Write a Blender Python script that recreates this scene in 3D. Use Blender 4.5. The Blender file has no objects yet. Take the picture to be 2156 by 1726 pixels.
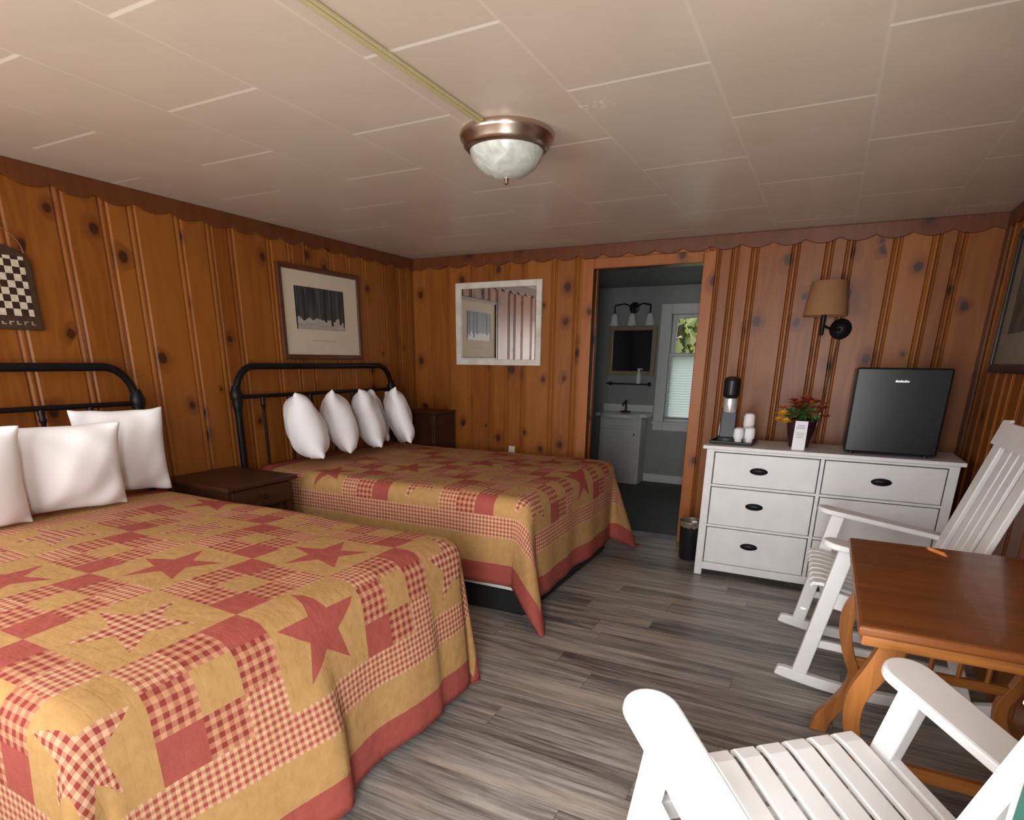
import bpy, bmesh, math, random
from mathutils import Vector, Matrix, Euler
random.seed(7)
PI = math.pi
sc = bpy.context.scene
COL = sc.collection
H = 2.30          # ceiling height
W = 4.36          # right wall
FY = -5.15        # front wall (behind the camera)

# ------------------------------------------------------------------ node helper
class S:
    def __init__(s, nt, sock): s.nt, s.k = nt, sock
    def _m(s, op, *a):
        n = s.nt.nodes.new('ShaderNodeMath'); n.operation = op
        for i, v in enumerate((s,) + a):
            if isinstance(v, S): s.nt.links.new(v.k, n.inputs[i])
            else: n.inputs[i].default_value = v
        return S(s.nt, n.outputs[0])
    def __add__(s, o): return s._m('ADD', o)
    __radd__ = __add__
    def __sub__(s, o): return s._m('SUBTRACT', o)
    def __rsub__(s, o): return (s * -1) + o
    def __mul__(s, o): return s._m('MULTIPLY', o)
    __rmul__ = __mul__
    def __truediv__(s, o): return s._m('DIVIDE', o)
    def lt(s, o): return s._m('LESS_THAN', o)
    def gt(s, o): return s._m('GREATER_THAN', o)
    def fract(s): return s._m('FRACT')
    def floor(s): return s._m('FLOOR')
    def abs(s): return s._m('ABSOLUTE')
    def sin(s): return s._m('SINE')
    def cos(s): return s._m('COSINE')
    def pow(s, o): return s._m('POWER', o)
    def min(s, o): return s._m('MINIMUM', o)
    def max(s, o): return s._m('MAXIMUM', o)
    def mod(s, o): return s._m('FLOORED_MODULO', o)
    def atan2(s, o): return s._m('ARCTAN2', o)
    def smooth(s, a, b):
        n = s.nt.nodes.new('ShaderNodeMapRange'); n.interpolation_type = 'SMOOTHSTEP'
        s.nt.links.new(s.k, n.inputs[0]); n.inputs[1].default_value = a; n.inputs[2].default_value = b
        return S(s.nt, n.outputs[0])

class Mat:
    def __init__(m, name, rough=.5, color=(.8, .8, .8), metal=0, spec=.5, trans=0, ior=1.45, coat=0, sheen=0, emit=None, estr=0):
        m.m = bpy.data.materials.new(name); m.m.use_nodes = True
        m.nt = m.m.node_tree; m.b = m.nt.nodes['Principled BSDF']
        m.set('Base Color', (*color, 1)); m.set('Roughness', rough); m.set('Metallic', metal)
        m.set('Specular IOR Level', spec); m.set('Transmission Weight', trans); m.set('IOR', ior)
        m.set('Coat Weight', coat); m.set('Sheen Weight', sheen)
        m.m.diffuse_color = (*color, 1)
        if emit: m.set('Emission Color', (*emit, 1)); m.set('Emission Strength', estr)
    def set(m, k, v):
        if isinstance(v, S): m.nt.links.new(v.k, m.b.inputs[k])
        elif isinstance(v, bpy.types.NodeSocket): m.nt.links.new(v, m.b.inputs[k])
        else: m.b.inputs[k].default_value = v
    def coords(m, kind='Object'):
        tc = m.nt.nodes.new('ShaderNodeTexCoord'); sp = m.nt.nodes.new('ShaderNodeSeparateXYZ')
        m.nt.links.new(tc.outputs[kind], sp.inputs[0])
        return [S(m.nt, o) for o in sp.outputs]
    def world(m):
        g = m.nt.nodes.new('ShaderNodeNewGeometry'); sp = m.nt.nodes.new('ShaderNodeSeparateXYZ')
        m.nt.links.new(g.outputs['Position'], sp.inputs[0])
        return [S(m.nt, o) for o in sp.outputs]
    def vec(m, x, y, z=0):
        n = m.nt.nodes.new('ShaderNodeCombineXYZ')
        for i, v in enumerate((x, y, z)):
            if isinstance(v, S): m.nt.links.new(v.k, n.inputs[i])
            else: n.inputs[i].default_value = v
        return n.outputs[0]
    def noise(m, v, scale=1, detail=3, rough=.5, dist=0):
        n = m.nt.nodes.new('ShaderNodeTexNoise'); m.nt.links.new(v, n.inputs['Vector'])
        n.inputs['Scale'].default_value = scale; n.inputs['Detail'].default_value = detail
        n.inputs['Roughness'].default_value = rough; n.inputs['Distortion'].default_value = dist
        return S(m.nt, n.outputs[0])
    def voro(m, v, scale=1, rnd=1):
        n = m.nt.nodes.new('ShaderNodeTexVoronoi'); n.voronoi_dimensions = '2D'; m.nt.links.new(v, n.inputs['Vector'])
        n.inputs['Scale'].default_value = scale; n.inputs['Randomness'].default_value = rnd
        sp = m.nt.nodes.new('ShaderNodeSeparateColor'); m.nt.links.new(n.outputs['Color'], sp.inputs[0])
        return S(m.nt, n.outputs['Distance']), S(m.nt, sp.outputs[0]), S(m.nt, sp.outputs[1])
    def white(m, v):
        n = m.nt.nodes.new('ShaderNodeTexWhiteNoise'); n.noise_dimensions = '3D'; m.nt.links.new(v, n.inputs['Vector'])
        return S(m.nt, n.outputs['Value'])
    def attr(m, name):
        a = m.nt.nodes.new('ShaderNodeAttribute'); a.attribute_name = name
        sp = m.nt.nodes.new('ShaderNodeSeparateColor'); m.nt.links.new(a.outputs['Color'], sp.inputs[0])
        return [S(m.nt, o) for o in sp.outputs]
    def mix(m, f, a, b, mode='MIX'):
        n = m.nt.nodes.new('ShaderNodeMix'); n.data_type = 'RGBA'; n.blend_type = mode
        def put(s_, v):
            if isinstance(v, S): m.nt.links.new(v.k, s_)
            elif isinstance(v, bpy.types.NodeSocket): m.nt.links.new(v, s_)
            elif isinstance(v, (int, float)): s_.default_value = v
            else: s_.default_value = (*v, 1)
        put(n.inputs[0], f); put(n.inputs[6], a); put(n.inputs[7], b)
        return n.outputs[2]
    def bump(m, h, strength=.3, dist=.01):
        n = m.nt.nodes.new('ShaderNodeBump'); n.inputs['Strength'].default_value = strength; n.inputs['Distance'].default_value = dist
        m.nt.links.new(h.k, n.inputs['Height']); m.nt.links.new(n.outputs[0], m.b.inputs['Normal'])

# ------------------------------------------------------------------ materials
def pine(name, light=(.30, .100, .0155), mid=(.195, .055, .008), dark=(.10, .024, .006), rough=.37):
    m = Mat(name, rough=rough, spec=.36)
    x, y, z = m.world(); h = x + y
    br, bg, bb = m.attr('board')
    hh = h + bg * 13.0
    zz = z + bb * 9.0
    kd, kc, kc2 = m.voro(m.vec(hh * 1.0, zz * .8, 0), 6.0)
    has = kc.gt(.78)
    size = kc2 * .15 + .085
    wob = m.noise(m.vec(hh * 14, zz * 14), 1, 2) * .12 - .06
    kk = (kd + wob)
    knot = (1 - (kk / size).smooth(.55, 1.0)) * has
    halo = (1 - (kk / size).smooth(.9, 2.6)) * has
    n1 = m.noise(m.vec(hh * 5, zz * .55), 1, 3, .55)
    ring = ((n1 * 46 + halo * 5 + hh * 20).sin() * .5 + .5)
    fine = m.noise(m.vec(hh * 90, zz * 2.2), 1, 3, .6)
    tone = m.noise(m.vec(hh * 2.2, zz * .8), 1, 2)
    t = ring * .30 + fine * .35 + tone * .5 + br * .7 - .42
    c = m.mix(t.smooth(-.15, 1.05), mid, light)
    c = m.mix(halo * .45, c, dark)
    c = m.mix(knot * .85, c, (.032, .010, .005))
    m.set('Base Color', c)
    m.set('Roughness', fine * .12 + (rough - .05))
    m.bump(fine * .5 + ring * .3, .10, .002)
    return m

PINE = pine('knotty_pine')
PINE_TRIM = pine('dark_pine_trim', light=(.15, .045, .012), mid=(.10, .028, .008), dark=(.05, .012, .004))
PINE_CASING = pine('door_casing_pine', light=(.36, .115, .026), mid=(.25, .07, .015), dark=(.12, .028, .007))

def wood(name, light, dark, rough=.35, axis='x', sc_=1.0, coat=0):
    m = Mat(name, rough=rough, coat=coat)
    x, y, z = m.coords('Object')
    a, b, c = (x, y, z) if axis == 'x' else ((y, x, z) if axis == 'y' else (z, x, y))
    n = m.noise(m.vec(a * (2.0 * sc_), b * (26 * sc_), c * (26 * sc_)), 1, 5, .6, .4)
    n2 = m.noise(m.vec(a * (6 * sc_), b * (120 * sc_), c * (120 * sc_)), 1, 2)
    t = (n * .75 + n2 * .3)
    m.set('Base Color', m.mix(t.smooth(.25, .8), dark, light))
    m.bump(n2, .08, .001)
    return m

OAK = wood('honey_oak', (.42, .16, .035), (.23, .075, .015), .35, 'z')
OAK_X = wood('honey_oak_edge', (.44, .17, .036), (.24, .08, .015), .35, 'x')
TABLETOP = wood('table_top_oak', (.27, .088, .019), (.14, .040, .009), .30, 'x', 1, .15)
WALNUT = wood('dark_walnut', (.075, .026, .010), (.035, .012, .005), .42, 'y')
FRAMEWOOD = wood('brown_frame_wood', (.12, .035, .012), (.07, .02, .007), .4, 'y')
JAMB = wood('varnished_jamb', (.13, .045, .016), (.07, .022, .008), .25, 'z')

def paint(name, color, rough=.45, var=.06, spec=.5, bump=.04):
    m = Mat(name, rough=rough, spec=spec)
    x, y, z = m.coords('Object')
    n = m.noise(m.vec(x * 9, y * 9, z * 9), 1, 4)
    d = tuple(c * (1 - var) for c in color)
    m.set('Base Color', m.mix(n.smooth(.3, .7), d, color))
    if bump:
        n2 = m.noise(m.vec(x * 120, y * 120, z * 120), 1, 2); m.bump(n2, bump, .002)
    return m

WHITE = paint('white_paint', (.80, .79, .78), .38)
DRESSERW = paint('dresser_white', (.73, .72, .71), .42)
MIRFRAME = paint('distressed_white_paint', (.70, .65, .56), .55, .22)
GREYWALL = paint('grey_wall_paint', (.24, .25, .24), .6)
BATHWHITE = paint('bath_white_trim', (.55, .55, .53), .45)
BLACKMETAL = paint('black_metal', (.006, .006, .0065), .42, .2, .3)
BLACKPL = paint('black_plastic', (.012, .012, .013), .30, .2)
GREYPL = paint('charcoal_plastic', (.045, .048, .052), .45, .1)
FRIDGE = Mat('fridge_black', .27, (.008, .0085, .010), spec=.32)
BLACKFAB = paint('black_base_fabric', (.008, .008, .008), .9)
SHEETW = paint('white_sheet', (.78, .77, .76), .9)
PAPER = paint('white_paper', (.80, .79, .82), .8, .02)
CUPW = paint('white_cup', (.80, .77, .72), .7, .04)
MATBOARD = paint('cream_mat', (.64, .55, .41), .9, .03)
SHADE = paint('lamp_blind_cloth', (.30, .145, .06), .9, .08)
GREEN = paint('green_door_paint', (.018, .065, .050), .4, .1)
CREAM = paint('cream_edge_paint', (.75, .64, .48), .5)
OUTLET = paint('ivory_plastic', (.72, .62, .48), .4, .02)
RACE = paint('raceway_cream', (.50, .42, .22), .4, .03)
BRASS = Mat('bronze_metal', .38, (.05, .035, .025), metal=.8)
NICKEL = Mat('brushed_nickel', .30, (.52, .42, .34), metal=1)
CHROME = Mat('chrome_metal', .12, (.75, .75, .76), metal=1)
SILVER = Mat('silver_band', .25, (.78, .77, .75), metal=.6)
MIRROR = Mat('mirror_glass', .015, (.88, .88, .87), metal=1)
DARKMIRROR = Mat('bath_mirror_glass', .02, (.7, .7, .7), metal=1)
POT = Mat('plum_pot_glaze', .25, (.035, .012, .016))
LEAF = Mat('green_leaf', .5, (.03, .10, .02))
YEL = Mat('yellow_petal', .6, (.75, .40, .02)); RED = Mat('rust_petal', .6, (.28, .045, .015)); ORG = Mat('orange_petal', .6, (.42, .13, .03))
CORD = Mat('brown_cord', .6, (.10, .05, .025)); CORDW = Mat('white_cord', .5, (.7, .68, .65))
PORC = Mat('white_porcelain', .15, (.62, .62, .60))
GLASSM = Mat('clear_window_glass', .0, (1, 1, 1), trans=1, ior=1.02)
PRINTM = None

def alabaster():
    m = Mat('alabaster_glass', .28, (.6, .6, .56))
    x, y, z = m.coords('Object')
    n = m.noise(m.vec(x * 14, y * 14, z * 14), 1, 4, .6, 1.5)
    m.set('Base Color', m.mix(n.smooth(.3, .75), (.40, .41, .36), (.62, .62, .57)))
    return m
ALAB = alabaster()

def floor_mat():
    m = Mat('grey_vinyl_planks', .34, spec=.5)
    x, y, z = m.world()
    pw = .152; pl = 1.22
    row = (y / pw).floor()
    off = m.white(m.vec(row * 1.37, 3.1, 0))
    u = x / pl + off
    col = u.floor()
    rnd = m.white(m.vec(row * .713, col * 1.91, 5))
    rnd2 = m.white(m.vec(row * 1.713, col * .91, 9))
    n = m.noise(m.vec(x * 1.6 + rnd * 31, y * 24 + rnd2 * 7, rnd * 9), 1, 5, .65, .5)
    n2 = m.noise(m.vec(x * 4 + rnd * 17, y * 85, 0), 1, 5, .7)
    n3 = m.noise(m.vec(x * .9 + rnd2 * 5, y * 6 + rnd * 4, 3), 1, 3)
    t = n * .62 + n2 * .42 + (rnd - .5) * .12 + (n3 - .5) * .30
    c = m.mix(t.smooth(.30, .78), (.060, .051, .045), (.50, .46, .42))
    warm = m.mix(n3.smooth(.45, .7), c, (.95, .86, .76), 'MULTIPLY')
    fy = (y / pw).fract(); fx = u.fract()
    seam = (fy.lt(.018)).max(fx.lt(.0022))
    c = m.mix(seam * .55, warm, (.03, .025, .022))
    m.set('Base Color', c)
    m.set('Roughness', n2 * .2 + .26)
    m.bump(n2 * .6 - seam * .6, .10, .002)
    return m
FLOORM = floor_mat()

def ceil_mat():
    m = Mat('cream_ceiling_panels', .36, spec=.42)
    x, y, z = m.world()
    w = .4667; L = .965
    u = (x - .7322) / w
    k = u.floor(); fu = u.fract()
    odd = k.mod(2.0)
    v = (y + 2.685) / L + odd * .5
    fv = v.fract()
    du = (fu - .5).abs() * -1 + .5           # distance to row line
    dv = (fv - .5).abs() * -1 + .5
    lu = 1 - (du * w).smooth(.002, .009)
    lv = 1 - (dv * L).smooth(.004, .012)
    n = m.noise(m.vec(x * 2, y * 2), 1, 3)
    c = m.mix(n.smooth(.3, .7), (.57, .465, .365), (.61, .50, .40))
    c = m.mix(lv * .9, c, (.82, .73, .62))
    c = m.mix(lu * .30, c, (.76, .67, .56))
    spot = m.noise(m.vec(x * 60, y * 60), 1, 2)
    r2 = ((x - 2.66) * (x - 2.66) + (y + 2.54) * (y + 2.54) * 3).pow(.5)
    flake = spot.gt(.57) * r2.lt(.075)
    c = m.mix(flake * .7, c, (.78, .72, .64))
    r3 = ((x - 3.03) * (x - 3.03) + (y + 3.43) * (y + 3.43)).pow(.5)
    c = m.mix(r3.lt(.008), c, (.18, .12, .09))
    m.set('Base Color', c)
    m.set('Roughness', .33)
    m.bump(lv * -1 - lu + spot * .05, .10, .003)
    return m
CEILM = ceil_mat()

def pillow_mat():
    m = Mat('white_pillow_cotton', .85, sheen=.2)
    x, y, z = m.coords('Object')
    n = m.noise(m.vec(x * 5, y * 5, z * 5), 1, 4, .55, .6)
    m.set('Base Color', (.84, .82, .83, 1)); m.bump(n, .22, .02)
    return m
PILLOWM = pillow_mat()

TAN = (.44, .255, .098); REDQ = (.325, .070, .056); CREAMQ = (.60, .37, .21)
def quilt_mats():
    out = []
    def base(name):
        m = Mat(name, .92, spec=.2)
        x, y, z = m.coords('UV'); return m, x, y
    def fin(m, u, v, c):
        q = m.noise(m.vec(u * 9, v * 9), 1, 3)
        w = m.noise(m.vec(u * 260, v * 260), 1, 1)
        ql = ((u * 9).fract() - .5).abs().smooth(.0, .10) * ((v * 9).fract() - .5).abs().smooth(.0, .10)
        c = m.mix(q.smooth(.25, .8) * .25, c, (.55, .36, .2), 'MULTIPLY')
        m.set('Base Color', c); m.bump(q * 1.0 + ql * .07 + w * .08, .35, .012)
    def gingham(m, u, v, f, lite, dk, mid=None):
        a = (u * f).fract().lt(.5); b = (v * f).fract().lt(.5)
        s = (a + b) * .5
        return m.mix(s, lite, dk)
    m, u, v = base('quilt_tan'); fin(m, u, v, m.mix(0.0, TAN, TAN)); out.append(m)
    m, u, v = base('quilt_red'); st = (u * 60).fract().lt(.35)
    fin(m, u, v, m.mix(st * .18, REDQ, (.55, .2, .12))); out.append(m)
    m, u, v = base('quilt_check_fine'); fin(m, u, v, gingham(m, u, v, 16.5, CREAMQ, REDQ)); out.append(m)
    m, u, v = base('quilt_check_bold'); fin(m, u, v, gingham(m, u, v, 12, (.54, .27, .15), (.25, .042, .034))); out.append(m)
    def starmask(m, u, v):
        px = u.fract() - .5; py = v.fract() - .5
        r = (px * px + py * py).pow(.5)
        th = py.atan2(px * -1)                 # tip towards -u (the head end)
        seg = 2 * PI / 5
        t = ((th + seg / 2).mod(seg) - seg / 2).abs()
        X = r * t.cos(); Y = r * t.sin()
        R = .45; ri = .175; Ix = ri * math.cos(seg / 2); Iy = ri * math.sin(seg / 2)
        return ((X - R) * Iy - Y * (Ix - R)).lt(0)
    m, u, v = base('quilt_star_red'); k = starmask(m, u, v)
    st = (v * 60).fract().lt(.35)
    fin(m, u, v, m.mix(k, TAN, m.mix(st * .18, REDQ, (.55, .2, .12)))); out.append(m)
    m, u, v = base('quilt_star_check'); k = starmask(m, u, v)
    fin(m, u, v, m.mix(k, TAN, gingham(m, u, v, 13, (.60, .36, .22), (.27, .045, .035)))); out.append(m)
    return [q.m for q in out]
QUILT = quilt_mats()

# ------------------------------------------------------------------ mesh helper
class MB:
    def __init__(s): s.v = []; s.f = []
    def add(s, vs, fs):
        o = len(s.v); s.v += [tuple(v) for v in vs]; s.f += [tuple(i + o for i in f) for f in fs]; return s
    def box(s, c, d, rot=None):
        x, y, z = d[0] / 2, d[1] / 2, d[2] / 2
        vs = [Vector((i * x, j * y, k * z)) for i in (-1, 1) for j in (-1, 1) for k in (-1, 1)]
        if rot is not None: vs = [rot @ v for v in vs]
        vs = [v + Vector(c) for v in vs]
        return s.add(vs, [(0, 1, 3, 2), (4, 6, 7, 5), (0, 4, 5, 1), (2, 3, 7, 6), (0, 2, 6, 4), (1, 5, 7, 3)])
    def b2(s, x0, x1, y0, y1, z0, z1):
        return s.box(((x0 + x1) / 2, (y0 + y1) / 2, (z0 + z1) / 2), (abs(x1 - x0), abs(y1 - y0), abs(z1 - z0)))
    def bar(s, p0, p1, w, t, side=(1, 0, 0)):
        p0, p1 = Vector(p0), Vector(p1); d = (p1 - p0).normalized(); a = Vector(side); a = (a - d * a.dot(d)).normalized(); b = d.cross(a)
        vs = [p + a * (i * w / 2) + b * (j * t / 2) for p in (p0, p1) for i, j in ((-1, -1), (1, -1), (1, 1), (-1, 1))]
        return s.add(vs, [(0, 3, 2, 1), (4, 5, 6, 7), (0, 1, 5, 4), (1, 2, 6, 5), (2, 3, 7, 6), (3, 0, 4, 7)])
    def tube(s, pts, r, n=10):
        pts = [Vector(p) for p in pts]; N = len(pts); rs = r if isinstance(r, (list, tuple)) else [r] * N
        up = None; rings = []
        for i, p in enumerate(pts):
            d = (pts[min(i + 1, N - 1)] - pts[max(i - 1, 0)]).normalized()
            if up is None: up = Vector((0, 0, 1)) if abs(d.z) < .9 else Vector((1, 0, 0))
            a = (up - d * up.dot(d)).normalized(); b = d.cross(a); up = a
            rings.append([p + (a * math.cos(2 * PI * k / n) + b * math.sin(2 * PI * k / n)) * rs[i] for k in range(n)])
        vs = [v for r_ in rings for v in r_]; fs = []
        for i in range(N - 1):
            for k in range(n): fs.append((i * n + k, i * n + (k + 1) % n, (i + 1) * n + (k + 1) % n, (i + 1) * n + k))
        fs.append(tuple(range(n - 1, -1, -1))); fs.append(tuple((N - 1) * n + k for k in range(n)))
        return s.add(vs, fs)
    def lathe(s, prof, c=(0, 0, 0), n=32, rot=None, cap=True):
        vs = []; fs = []; N = len(prof)
        for r, z in prof:
            for k in range(n):
                v = Vector((r * math.cos(2 * PI * k / n), r * math.sin(2 * PI * k / n), z))
                if rot is not None: v = rot @ v
                vs.append(v + Vector(c))
        for i in range(N - 1):
            for k in range(n): fs.append((i * n + k, i * n + (k + 1) % n, (i + 1) * n + (k + 1) % n, (i + 1) * n + k))
        if cap:
            fs.append(tuple(range(n - 1, -1, -1))); fs.append(tuple((N - 1) * n + k for k in range(n)))
        return s.add(vs, fs)
    def prism(s, out, o, ux, uy, dep):
        o, ux, uy, dep = Vector(o), Vector(ux), Vector(uy), Vector(dep); N = len(out)
        vs = [o + ux * a + uy * b for a, b in out] + [o + ux * a + uy * b + dep for a, b in out]
        fs = [tuple(range(N - 1, -1, -1)), tuple(range(N, 2 * N))] + [(i, (i + 1) % N, N + (i + 1) % N, N + i) for i in range(N)]
        return s.add(vs, fs)
    def strip(s, L, R, o, ux, uy, dep):
        # a ribbon between two polylines L and R (2d), extruded by dep
        o, ux, uy, dep = Vector(o), Vector(ux), Vector(uy), Vector(dep); N = len(L)
        P = lambda q: o + ux * q[0] + uy * q[1]
        vs = [P(q) for q in L] + [P(q) for q in R] + [P(q) + dep for q in L] + [P(q) + dep for q in R]
        fs = []
        for i in range(N - 1):
            fs += [(i, i + 1, N + i + 1, N + i), (2 * N + i, 3 * N + i, 3 * N + i + 1, 2 * N + i + 1),
                   (i, 2 * N + i, 2 * N + i + 1, i + 1), (N + i, N + i + 1, 3 * N + i + 1, 3 * N + i)]
        fs += [(0, N, 3 * N, 2 * N), (N - 1, 3 * N - 1, 4 * N - 1, 2 * N - 1)]
        return s.add(vs, fs)
    def build(s, name, mat, parent=None, bevel=0, smooth=False, angle=None, loc=None):
        me = bpy.data.meshes.new(name); me.from_pydata(s.v, [], s.f); me.validate()
        bm = bmesh.new(); bm.from_mesh(me); bmesh.ops.recalc_face_normals(bm, faces=bm.faces); bm.to_mesh(me); bm.free()
        mm = mat if isinstance(mat, (list, tuple)) else [mat]
        for q in mm: me.materials.append(q.m if isinstance(q, Mat) else q)
        o = bpy.data.objects.new(name, me); COL.objects.link(o)
        if parent: o.parent = parent
        if loc: o.location = loc
        if bevel:
            b = o.modifiers.new('bevel', 'BEVEL'); b.width = bevel; b.segments = 2; b.limit_method = 'ANGLE'; b.angle_limit = math.radians(35)
        if smooth:
            for p in me.polygons: p.use_smooth = True
            if angle is None: angle = 40
            try: me.set_sharp_from_angle(angle=math.radians(angle))
            except Exception: pass
        return o

def tag(o, label, cat, group=None):
    o['label'] = label; o['category'] = cat
    if group: o['group'] = group
    return o
def thing(name, label, cat, loc=(0, 0, 0), rot=(0, 0, 0), group=None):
    o = bpy.data.objects.new(name, None); COL.objects.link(o); o.location = loc; o.rotation_euler = rot; o.empty_display_size = .1
    return tag(o, label, cat, group)
def struct(o): o['kind'] = 'structure'; return o
def copy_tree(o, parent=None):
    c = o.copy(); COL.objects.link(c)
    if parent: c.parent = parent
    for ch in list(o.children): copy_tree(ch, c)
    return c

# ------------------------------------------------------------------ room shell
def board_attr(me, vals):
    a = me.color_attributes.new('board', 'FLOAT_COLOR', 'CORNER')
    for p in me.polygons:
        for li in p.loop_indices: a.data[li].color = (*vals[p.index], 1)

CREAM_S = Mat('cream_slat', .6, (.6, .5, .38))
def plank_wall(name, bounds, conv, z0, z1, mat=PINE, parts=None, gd=.014):
    """Vertical boards with a double groove and bead at every joint; conv(h, depth, z) -> point; depth<0 goes into the wall."""
    vs, fs, vals = [], [], []
    secs = parts or [(bounds[0], bounds[-1], z0, z1)]
    rv = [(random.random(), random.random(), random.random()) for _ in range(len(bounds))]
    for (h0, h1, a0, a1) in secs:
        inner = [b for b in bounds if h0 + .05 < b < h1 - .05]
        prof = [(h0, 0)]
        for b in inner:
            prof += [(b - .029, 0), (b - .019, -gd), (b - .016, -gd), (b - .005, -.001), (b + .005, -.001), (b + .016, -gd), (b + .019, -gd), (b + .029, 0)]
        prof.append((h1, 0))
        for i in range(len(prof) - 1):
            (p, d), (q, e) = prof[i], prof[i + 1]
            o = len(vs); vs += [conv(p, d, a0), conv(q, e, a0), conv(q, e, a1), conv(p, d, a1)]
            fs.append((o, o + 1, o + 2, o + 3))
            mid = (p + q) / 2; k = sum(1 for b in bounds if b < mid)
            vals.append(rv[k % len(rv)])
    me = bpy.data.meshes.new(name); me.from_pydata(vs, [], fs)
    me.materials.append(mat.m); board_attr(me, vals)
    o = bpy.data.objects.new(name, me); COL.objects.link(o)
    return struct(o)

# left wall x=0
lb = [0, -.083, -.229, -.436, -.687, -.88, -1.06, -1.332, -1.473, -1.659, -1.962, -2.117, -2.323, -2.595, -2.746, -2.964, -3.239]
while lb[-1] > FY + .25: lb.append(lb[-1] - random.choice((.17, .2, .22, .25)))
lb.append(FY); lb = sorted(lb)
plank_wall('wall_left', lb, lambda h, d, z: (d, h, z), 0, H, gd=.006)
# back wall y=0 with the bathroom doorway
bb = [0, .168, .395, .60, .824, .98, 1.147, 1.416, 1.619, 1.70, 2.66, 2.691, 2.813, 2.945, 3.205, 3.411, 3.534, 3.798, 4.007, 4.135, W]
DX0, DX1, DZ = 1.76, 2.60, 2.125
plank_wall('wall_back', bb, lambda h, d, z: (h, -d, z), 0, H, parts=[(0, DX0, 0, H), (DX0, DX1, DZ, H), (DX1, W, 0, H)])
# right wall
rb = [0]
while rb[-1] > FY + .25: rb.append(rb[-1] - random.choice((.15, .19, .22, .25)))
rb.append(FY); rb = sorted(rb)
RY0, RY1, RZ0, RZ1 = -3.05, -2.20, .98, 1.90          # unseen opening added in the right wall to let sun spots in
plank_wall('wall_right', rb, lambda h, d, z: (W - d, h, z), 0, H, parts=[(FY, RY0, 0, H), (RY0, RY1, 0, RZ0), (RY0, RY1, RZ1, H), (RY1, 0, 0, H)])
struct(MB().b2(W, W + .10, RY0 - .02, RY0, RZ0, RZ1).b2(W, W + .10, RY1, RY1 + .02, RZ0, RZ1).b2(W, W + .10, RY0, RY1, RZ0 - .02, RZ0).b2(W, W + .10, RY0, RY1, RZ1, RZ1 + .02).build('added_window_3', JAMB))
wb = thing('sun_spot_screen', 'unseen slatted screen added in the right wall opening, its gaps shaping sun spots', 'blind', (W + .03, 0, 0))
SPOT = [(-2.845, 1.312, .06, .05), (-2.60, 1.222, .05, .06), (-2.566, 1.162, .03, .02), (-2.436, 1.162, .03, .03)]  # gaps in the added blind, placed so sun spots land on table and rocker
zs = [RZ0 + .002]
while zs[-1] < RZ1 - .03: zs.append(zs[-1] + .03)
for k in range(len(zs) - 1):
    z0, z1 = zs[k], min(zs[k + 1] + .003, RZ1 - .001); zc = (z0 + z1) / 2; cuts = []
    for (yy, zz, wy, wz) in SPOT:
        if abs(zc - zz) < max(wz / 2, .0155): cuts.append((yy - wy / 2, yy + wy / 2))
    cuts.sort(); y = RY0 + .002; mb = MB(); xo = .003 * (k % 2)
    for a, b in cuts:
        if a > y: mb.b2(xo, xo + .002, y, a, z0, z1)
        y = max(y, b)
    mb.b2(xo, xo + .002, y, RY1 - .002, z0, z1)
    mb.build('slat', CREAM_S, wb)
# front wall with the entry doorway and an unseen window added to light the room
FD0, FD1, FDZ = 3.12, 4.02, 2.06
WX0, WX1, WZ0, WZ1 = .30, 2.20, .75, 2.05
fb = [0]
while fb[-1] < W - .25: fb.append(fb[-1] + random.choice((.15, .19, .22, .25)))
fb.append(W)
plank_wall('wall_front', fb, lambda h, d, z: (h, FY + d, z), 0, H,
           parts=[(0, WX0, 0, H), (WX0, WX1, 0, WZ0), (WX0, WX1, WZ1, H), (WX1, FD0, 0, H), (FD0, FD1, FDZ, H), (FD1, W, 0, H)])
# outer faces of the front wall so it has thickness
o = MB()
for (a, b, c, d) in [(0, WX0, 0, H), (WX0, WX1, 0, WZ0), (WX0, WX1, WZ1, H), (WX1, FD0, 0, H), (FD0, FD1, FDZ, H), (FD1, W, 0, H)]:
    o.b2(a, b, FY - .12, FY - .020, c, d)
struct(o.build('wall_exterior', BATHWHITE))

o = MB().b2(-.1, W + .1, FY - .12, 0.0, -.08, 0); struct(o.build('floor', FLOORM))
o = MB().b2(-.1, W + .1, FY - .12, .02, H, H + .08); struct(o.build('ceiling', CEILM))

def scallop(name, length, conv, drop=.086, amp=.030, per=.205, ph=0.0):
    n = int(length / .012); mb = MB(); vs = []
    pts = []
    for i in range(n + 1):
        h = length * i / n
        t = (h / per + ph) % 1.0
        w = abs(math.sin(PI * t)) ** .8       # rounded lobes with cusps between
        pts.append((h, H - drop - amp * w + amp * .5))
    L = [(h, H - .001) for h, _ in pts]
    mb.strip([(h, z) for h, z in pts], L, *conv)
    ob = mb.build(name, PINE_TRIM, bevel=.004)
    board_attr(ob.data, [(.5, .3, .2)] * len(ob.data.polygons))
    return struct(ob)
scallop('trim_1', -FY, ((0, 0, 0), (0, -1, 0), (0, 0, 1), (.02, 0, 0)), ph=.45)
scallop('trim_2', W, ((0, 0, 0), (1, 0, 0), (0, 0, 1), (0, -.02, 0)), ph=.1)
scallop('trim_3', -FY, ((W, 0, 0), (0, -1, 0), (0, 0, 1), (-.02, 0, 0)), ph=.2)
# corner moulding on the right wall
o = MB().b2(W - .02, W, -.11, -.001, 0, H - .09); ob = o.build('trim_4', PINE_TRIM, bevel=.006); board_attr(ob.data, [(.3, .3, .2)] * len(ob.data.polygons)); struct(ob)

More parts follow.
